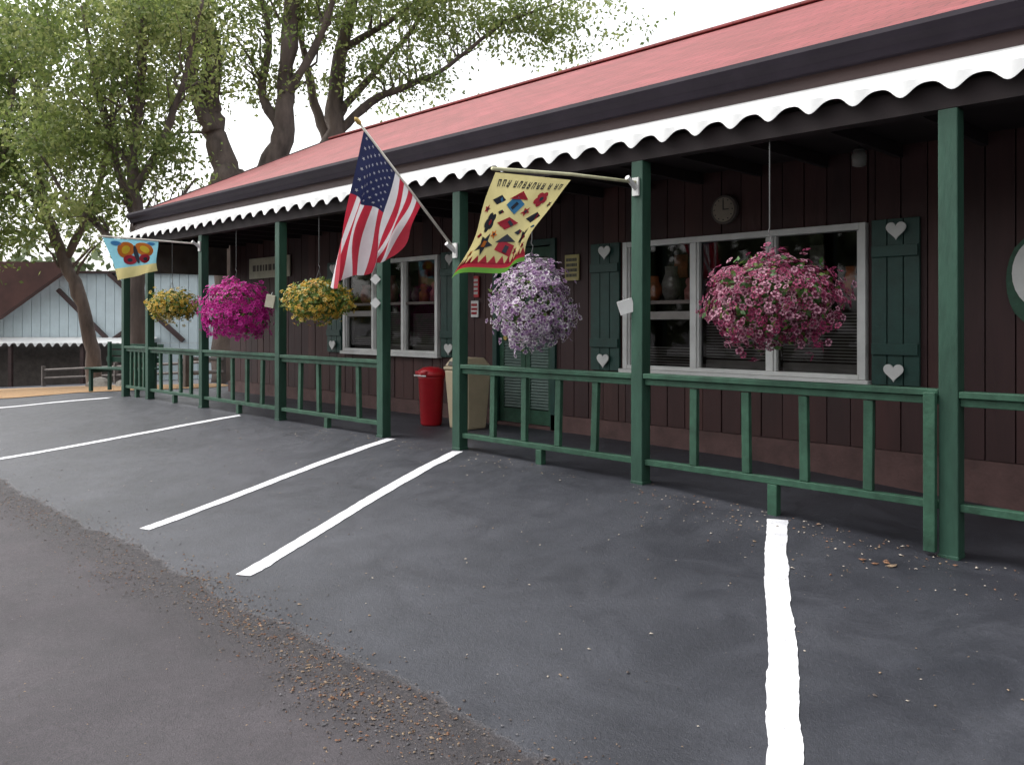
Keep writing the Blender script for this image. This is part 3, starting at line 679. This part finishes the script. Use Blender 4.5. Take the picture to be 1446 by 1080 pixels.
def blob(ca,cb,ra,rb,mi,off,t=0):
    decal(mb,SK,[(ca+ra*math.cos(j)*math.cos(t)-rb*math.sin(j)*math.sin(t),cb+ra*math.cos(j)*math.sin(t)+rb*math.sin(j)*math.cos(t)) for j in np.linspace(0,6.28,14,endpoint=False)],mi,off)
blob(.36,.28,.17,.22,0,.004,.5); blob(.72,.28,.17,.22,0,.0045,-.5); blob(.40,.55,.13,.13,2,.005); blob(.70,.55,.13,.13,2,.0055); blob(.36,.28,.08,.12,1,.007,.5); blob(.72,.28,.08,.12,1,.0075,-.5); blob(.54,.42,.04,.26,3,.009); blob(.4,.56,.05,.05,3,.008); blob(.7,.56,.05,.05,3,.008)
blob(.2,.12,.10,.06,4,.004); blob(.85,.1,.08,.05,4,.004)
mb.obj('butterfly',['fl_org','bann_y','fl_red','fl_dark','fl_bl2'],e)

# ---------------------------------------------------------------- pavilion in the background
pv=empty('white_pavilion',(-25.8,25.1,0)); pv.rotation_euler=(0,0,math.radians(45.8))
mb=MB(); mb.box((-30,1.2,-2.2),(-10.5,9,.28)); mb.obj('lower_wall','greyboard',pv)
mb=MB()
x=-30
while x<-10.5: mb.box((x,.8,.3),(x+.38,1.0,3.3)); x+=.4
mb.box((-30,.9,.3),(-10.5,1.05,3.3))
x=-16.0
while x<-10.5: mb.box((x,.8,-2.0),(x+.38,1.0,.29)); x+=.4
mb.obj('upper_siding','siding_w',pv)
mb=MB()
def beam(x0_,z0_,x1_,z1_,w,y0,y1):
    dx,dz=x1_-x0_,z1_-z0_; l=math.hypot(dx,dz); nx_,nz_=-dz/l*w/2,dx/l*w/2
    mb.prism([(x0_+nx_,z0_+nz_),(x0_-nx_,z0_-nz_),(x1_-nx_,z1_-nz_),(x1_+nx_,z1_+nz_)],y0,y1)
beam(-17.4,3.3,-14.2,.4,.18,.6,.78); beam(-19.6,2.6,-17.4,.4,.16,.6,.78); beam(-17.3,.4,-15.6,1.6,.14,.58,.76)
for x in (-24,-21,-18,-15.5): mb.box((x,-.6,-2.0),(x+.14,-.45,.3))
mb.box((-30,.6,3.31),(-10.5,1.1,3.40)); mb.obj('timbers','fascia',pv)
mb=MB(); mb.prism([(-30,3.85),(-18.4,3.72),(-21.7,1.35),(-26,-.9),(-30,-.9)],-.2,.2); mb.obj('brown_roof_slope','barnroof',pv)
awn(-30,-15.3,.75,.55,-.7,.28,.36,.16,'scalloped_eave',pv)

def rock(x,y,s):
    e=empty('boulder',(x,y,float(gz(x,y)))); bm_=MB(); seg=14; vs=[];fs=[]
    for i in range(8):
        th=math.pi*i/7
        for k in range(seg):
            a=2*math.pi*k/seg; v=Vector((math.sin(th)*math.cos(a),math.sin(th)*math.sin(a),math.cos(th))); r=s*(1+.3*noise.noise(v*1.5+Vector((x,y,0)))); vs.append((v.x*r*1.3,v.y*r,v.z*r*.7+s*.3))
    for i in range(7):
        for k in range(seg): fs.append((i*seg+k,i*seg+(k+1)%seg,(i+1)*seg+(k+1)%seg,(i+1)*seg+k))
    bm_.add(vs,fs); bm_.obj('stone','rock',e)
rock(-22.3,7.4,.26); rock(-21.6,7.7,.18)
def bench(x,y,rz):
    e=empty('park_bench',(x,y,float(gz(x,y)))); e.rotation_euler=(0,0,rz)
    mb=MB()
    for k in range(4): mb.box((-.75,-.24+k*.12,.43),(.75,-.14+k*.12,.46))
    mb.obj('seat','green',e,bevel=.004); mb=MB()
    for k in range(3): mb.box((-.75,.26+k*.02,.55+k*.13),(.75,.285+k*.02,.65+k*.13))
    mb.obj('backrest','green',e,bevel=.004); mb=MB()
    for s in (-.65,.59): mb.box((s,-.22,0),(s+.06,-.16,.428)); mb.box((s,.2,0),(s+.06,.255,.95)); mb.box((s+.002,-.15,.36),(s+.058,.19,.428))
    mb.obj('legs','green',e,bevel=.004)
bench(-16.9,6.0,.35)
e=empty('wooden_fence'); mb=MB()
fp=[(-17.2,7.4),(-19.8,9.4),(-23,10.8),(-27,11.4),(-31,10.8),(-35,9.6)]
for (a,b),(c,d) in zip(fp[:-1],fp[1:]):
    for h in (.3,.6): mb.tube([(a,b,float(gz(a,b))+h),(c,d,float(gz(c,d))+h)],.045,0,6)
for a,b in fp: mb.box((a-.06,b-.06,float(gz(a,b))-.1),(a+.06,b+.06,float(gz(a,b))+.75))
mb.obj('rails_and_posts','greyboard',e)

# ---------------------------------------------------------------- trees
def tree(name,base,limbs,blobs,leaf=.07,nper=55,clr=.38,seed=1,mats=(0,1,2,3)):
    r=np.random.default_rng(seed); bx,by=base; g=float(gz(bx,by)); e=empty(name,(bx,by,g)); tr=MB()
    def W(l,d,z): return np.array([R[0]*l+F[0]*d,R[1]*l+F[1]*d,z-g])
    nodes=[]
    for pts,r0,r1 in limbs:
        P=[W(*p) for p in pts]; Q=[]
        n=len(P)
        for i in range(n-1):
            p0=P[max(i-1,0)];p1=P[i];p2=P[i+1];p3=P[min(i+2,n-1)]
            for t in np.arange(0,1,.2): Q.append(.5*((2*p1)+(-p0+p2)*t+(2*p0-5*p1+4*p2-p3)*t*t+(-p0+3*p1-3*p2+p3)*t**3))
        Q.append(P[-1]); m=len(Q)
        Q=[q+r.normal(size=3)*r0*.10*(i>0) for i,q in enumerate(Q)]
        rad=[r0+(r1-r0)*i/(m-1) for i in range(m)]; rad=[x*(1+.08*r.normal()) for x in rad]
        tr.tube(Q,rad,0,10); nodes+= [(q,rad[i]) for i,q in enumerate(Q) if i>m*.25]
    NP=np.array([n[0] for n in nodes]); lv=[];lm=[]
    for (l,d,z,rx,ry,rz,nc) in blobs:
        for k in range(nc):
            v=r.normal(size=3); v/=np.linalg.norm(v); q=r.random()**.45
            c=W(l+v[0]*rx*q,d+v[1]*ry*q,z+v[2]*rz*q)
            dd=np.linalg.norm(NP-c-np.array([0,0,-.8]),axis=1); j=int(np.argmin(dd+r.random(len(dd))*.8)); s=NP[j]; r0=min(nodes[j][1]*.4,.05)
            mid=(s+c)/2+r.normal(size=3)*.15*dd[j]*.5+np.array([0,0,.10*dd[j]])
            if dd[j]<5:
                tr.tube([s,(s+mid)/2+r.normal(size=3)*.06,mid,(mid+c)/2+r.normal(size=3)*.06,c],[r0,r0*.8,r0*.6,r0*.35,.006],0,5,False)
                NP=np.vstack([NP,mid[None],c[None]]); nodes+=[(mid,r0*.6),(c,r0*.3)]
            n=int(nper*r.uniform(.4,1.5)); cr=clr*r.uniform(.6,1.4); tone=int(r.choice(mats))
            P=c+r.normal(size=(n,3))*np.array([cr,cr,cr*.55])
            U=r.normal(size=(n,3)); U/=np.linalg.norm(U,axis=1)[:,None]; U[:,2]-=.3
            V=np.cross(U,r.normal(size=(n,3))); V/=np.linalg.norm(V,axis=1)[:,None]
            s=leaf*r.uniform(.6,1.3,size=(n,1))
            quad=np.stack([P,P+U*s*.9+V*s*.6,P+U*s*2.1,P+U*s*.9-V*s*.6],1)
            lv.append(quad.reshape(-1,3)); tt=np.where(r.random(n)<.75,tone,r.integers(0,4,n)); lm.append(tt)
    tr.obj('trunk_and_limbs','bark',e,smooth=True)
    lv=np.concatenate(lv); lm=np.concatenate(lm); me=bpy.data.meshes.new('foliage')
    nf=len(lv)//4; me.vertices.add(len(lv)); me.vertices.foreach_set('co',lv.ravel().astype(np.float32)); me.loops.add(len(lv)); me.loops.foreach_set('vertex_index',np.arange(len(lv),dtype=np.int32))
    me.polygons.add(nf); me.polygons.foreach_set('loop_start',np.arange(0,4*nf,4,dtype=np.int32)); me.polygons.foreach_set('loop_total',np.full(nf,4,dtype=np.int32))
    for m in LEAF: me.materials.append(m)
    me.polygons.foreach_set('material_index',lm.astype(np.int32)); me.update(calc_edges=True); me.validate()
    o=bpy.data.objects.new('foliage',me); COL.objects.link(o); o.parent=e
def at(px_u,t): return (t*(F[0]+px_u*R[0]),t*(F[1]+px_u*R[1]))
tree('maple_tree',(-22.7,11.1),[
 ([(0,0,-.6),(.02,0,2),(0,0,4.6),(-.15,0,5.3)],.62,.46),
 ([(-.1,0,4.7),(-.45,.1,6.2),(-.75,.2,7.3),(-.7,.2,8.8),(-1.1,.3,10.6),(-1.7,.4,13)],.40,.14),
 ([(-.6,0,6.6),(-1.0,-.2,7.6),(-1.0,-.3,9),(-.5,-.3,11),(-.4,-.4,13)],.22,.08),
 ([(0,0,4.6),(.9,.0,5.4),(1.35,0,6.4),(1.5,0,8),(1.65,.1,10.5),(2.1,.1,13)],.40,.15),
 ([(1.4,0,6.6),(.7,.3,7.8),(.9,.4,9.5),(.3,.5,11.5)],.16,.05),
 ([(1.5,0,7.6),(2.3,-.2,8.8),(3.0,-.4,10.5),(3.3,-.4,12.5)],.14,.05)],
 [(-1.0,0,11.0,2.6,2.2,1.8,70),(2.2,0,11,2.4,2.0,1.8,70),(.2,0,8.8,2.8,2.0,1.4,42),(-1.9,0,8.0,1.4,1.5,2.0,45),(-2.0,-.5,9.8,1.5,1.5,1.2,36)],seed=11,nper=62,mats=(0,2,2,3))
tree('maple_tree',(-22.5,14.2),[
 ([(0,0,-.6),(0,0,3),(.0,0,6.6),(.15,0,8.5),(.5,0,10.6),(1.0,0,13.2)],.42,.14),
 ([(.05,0,6.4),(-.5,.2,7.6),(-.9,.2,9.4),(-1.3,.2,12)],.2,.06),
 ([(.1,0,6.9),(1.2,-.1,7.9),(2.4,-.2,8.4),(3.6,-.2,9.0),(5.2,-.3,10.2),(6.8,-.3,10.8)],.14,.03),
 ([(.4,0,9.6),(1.8,-.1,10.4),(3.4,-.2,11.5)],.12,.03),
 ([(.1,0,7.5),(1.3,.3,9.0),(2.5,.5,10.5),(3,.5,12)],.13,.04)],
 [(1.2,0,10.8,3.0,2.4,1.8,85),(4.4,0,10.8,2.4,1.5,1.2,60),(7.0,0,10.3,2.4,1.2,1.1,44),(2.2,0,8.6,2.4,1.5,.9,32)],seed=23,nper=60,mats=(0,2,2,3))
tree('maple_tree',(-18.5,6.85),[
 ([(0,0,-.3),(.02,0,1.6),(.05,0,3.2),(-.05,0,4.6),(.1,0,6.2),(.1,0,8.4)],.2,.06),
 ([(.04,0,3.4),(-.5,.2,4.6),(-.9,.2,6.2),(-1.3,.3,8)],.11,.03),
 ([(.0,0,4.0),(.6,-.1,5.0),(1.1,-.2,6.3),(1.5,-.2,8)],.10,.03),
 ([(.02,0,2.2),(-.7,.1,3.1),(-1.6,.2,3.9),(-2.2,.2,5)],.09,.02),
 ([(-.02,0,2.9),(.7,.1,3.6),(1.2,.2,4.3)],.06,.02)],
 [(-1.2,0,7.2,2.0,1.8,1.6,95),(.6,0,7.2,1.5,1.5,1.5,65),(-1.6,0,5.0,1.4,1.4,1.0,52),(.3,0,4.7,1.3,1.2,.9,38),(-1.0,0,3.6,1.5,1.2,.5,20)],leaf=.055,nper=70,clr=.28,seed=31,mats=(0,1,2,3,2))
tree('leaning_tree',(-25.4,8.3),[
 ([(0,0,-.8),(-.1,0,.4),(-.5,0,2.0),(-1.2,.1,3.6),(-1.7,.2,5.3),(-1.8,.3,7.6),(-1.5,.3,10)],.24,.07),
 ([(-.9,.1,3.0),(-.2,.2,4.5),(.3,.2,6.5),(.4,.2,9)],.13,.04),
 ([(-1.5,.1,4.4),(-2.6,.2,5.8),(-3.2,.3,8)],.11,.04)],
 [(-1.8,0,8.8,2.6,2,2.0,90),(-.3,0,6.4,1.8,1.6,1.4,46),(-3.0,0,6.0,1.6,1.5,1.6,56),(-1.2,0,4.0,2.0,1.5,.8,24)],leaf=.065,seed=41,nper=66,mats=(0,2,3,2))
tree('maple_tree',at(-.66,22),[
 ([(0,0,-.8),(.1,0,2),(0,0,4),(.1,0,6.5),(0,0,9)],.28,.08),
 ([(0,0,3.2),(.9,.1,4.6),(1.4,.2,6.5),(1.6,.2,8.5)],.13,.04)],
 [(.5,0,8.0,2.4,2,2.2,110),(.9,0,5.2,1.8,1.6,1.6,80),(.2,0,3.4,1.4,1.4,.9,40)],leaf=.065,seed=51,nper=72,mats=(0,1,1,3))
def mass(name,spans,n,leaf,seed,mats):
    r=np.random.default_rng(seed); mb=MB(); vs=[];ms=[]
    for (x,y,rad,h,zb) in spans:
        k=int(n*r.uniform(.8,1.2)); v=r.normal(size=(k,3)); v/=np.linalg.norm(v,axis=1)[:,None]; q=r.random((k,1))**.35
        lump=1+.25*np.sin(v[:,:1]*5+x)+.2*np.sin(v[:,2:]*7+y)
        P=np.array([x,y,zb+h/2])+v*q*lump*np.array([rad,rad,h/2])
        U=r.normal(size=(k,3)); U/=np.linalg.norm(U,axis=1)[:,None]; V=np.cross(U,r.normal(size=(k,3))); V/=np.linalg.norm(V,axis=1)[:,None]
        s=leaf*r.uniform(.6,1.4,size=(k,1)); vs.append(np.stack([P-U*s,P+V*s*.6,P+U*s,P-V*s*.6],1).reshape(-1,3)); ms.append(r.integers(0,2,k))
    vs=np.concatenate(vs); ms=np.concatenate(ms)
    mb.v=[tuple(p) for p in vs]; mb.f=[(4*i,4*i+1,4*i+2,4*i+3) for i in range(len(ms))]; mb.m=[int(a) for a in ms]
    mb.obj(name,mats)
sp=[]
for k in range(7):
    u=-.78+.08*k; x,y=at(u,62+6*(k%3)); sp.append((x,y,5.5,8+3*(k%2),-2.5))
mass('distant_trees',sp,1100,.40,3,['farleaf','farleaf'])
sp=[(x,-26+3*math.sin(x),5.5,11+2*math.sin(x*2),-1) for x in range(-50,45,8)]
mass('unseen_blocker_trees',sp,600,.6,4,['farleaf','farleaf2'])  # unseen tree row added behind the camera to cut sky reflections in the windows

# ---------------------------------------------------------------- light
w=bpy.data.worlds.new('World'); scene.world=w; w.use_nodes=True; N=w.node_tree.nodes; Lk=w.node_tree.links; N.clear()
sky=N.new('ShaderNodeTexSky'); sky.sky_type='NISHITA'; sky.sun_disc=False; sky.sun_elevation=math.radians(52)
sd=(-.75,-.35); sky.sun_rotation=math.atan2(sd[0],sd[1]); sky.air_density=1.2; sky.dust_density=4; sky.ozone_density=1
hs=N.new('ShaderNodeHueSaturation'); hs.inputs['Saturation'].default_value=.12; hs.inputs['Value'].default_value=2.3
bg=N.new('ShaderNodeBackground'); bg.inputs[1].default_value=.15; o=N.new('ShaderNodeOutputWorld')
Lk.new(sky.outputs[0],hs.inputs['Color']); Lk.new(hs.outputs[0],bg.inputs[0]); Lk.new(bg.outputs[0],o.inputs[0])
sun=bpy.data.lights.new('sun','SUN'); sun.energy=1.2; sun.angle=math.radians(24); sun.color=(1,.97,.92)
so=bpy.data.objects.new('sun',sun); COL.objects.link(so)
el=math.radians(52); h=math.hypot(*sd); dv=Vector((sd[0]/h*math.cos(el),sd[1]/h*math.cos(el),math.sin(el)))
so.rotation_euler=dv.to_track_quat('Z','Y').to_euler()
scene.view_settings.view_transform='Standard'; scene.view_settings.look='None'; scene.view_settings.exposure=0

cam=bpy.data.cameras.new('camera'); co=bpy.data.objects.new('camera',cam); COL.objects.link(co); scene.camera=co
co.location=(0,0,1.2); co.rotation_euler=(math.radians(90),0,math.radians(45.8)); cam.lens=29.88; cam.sensor_width=36; cam.shift_y=-.0588; cam.clip_end=2000; cam.clip_start=.05
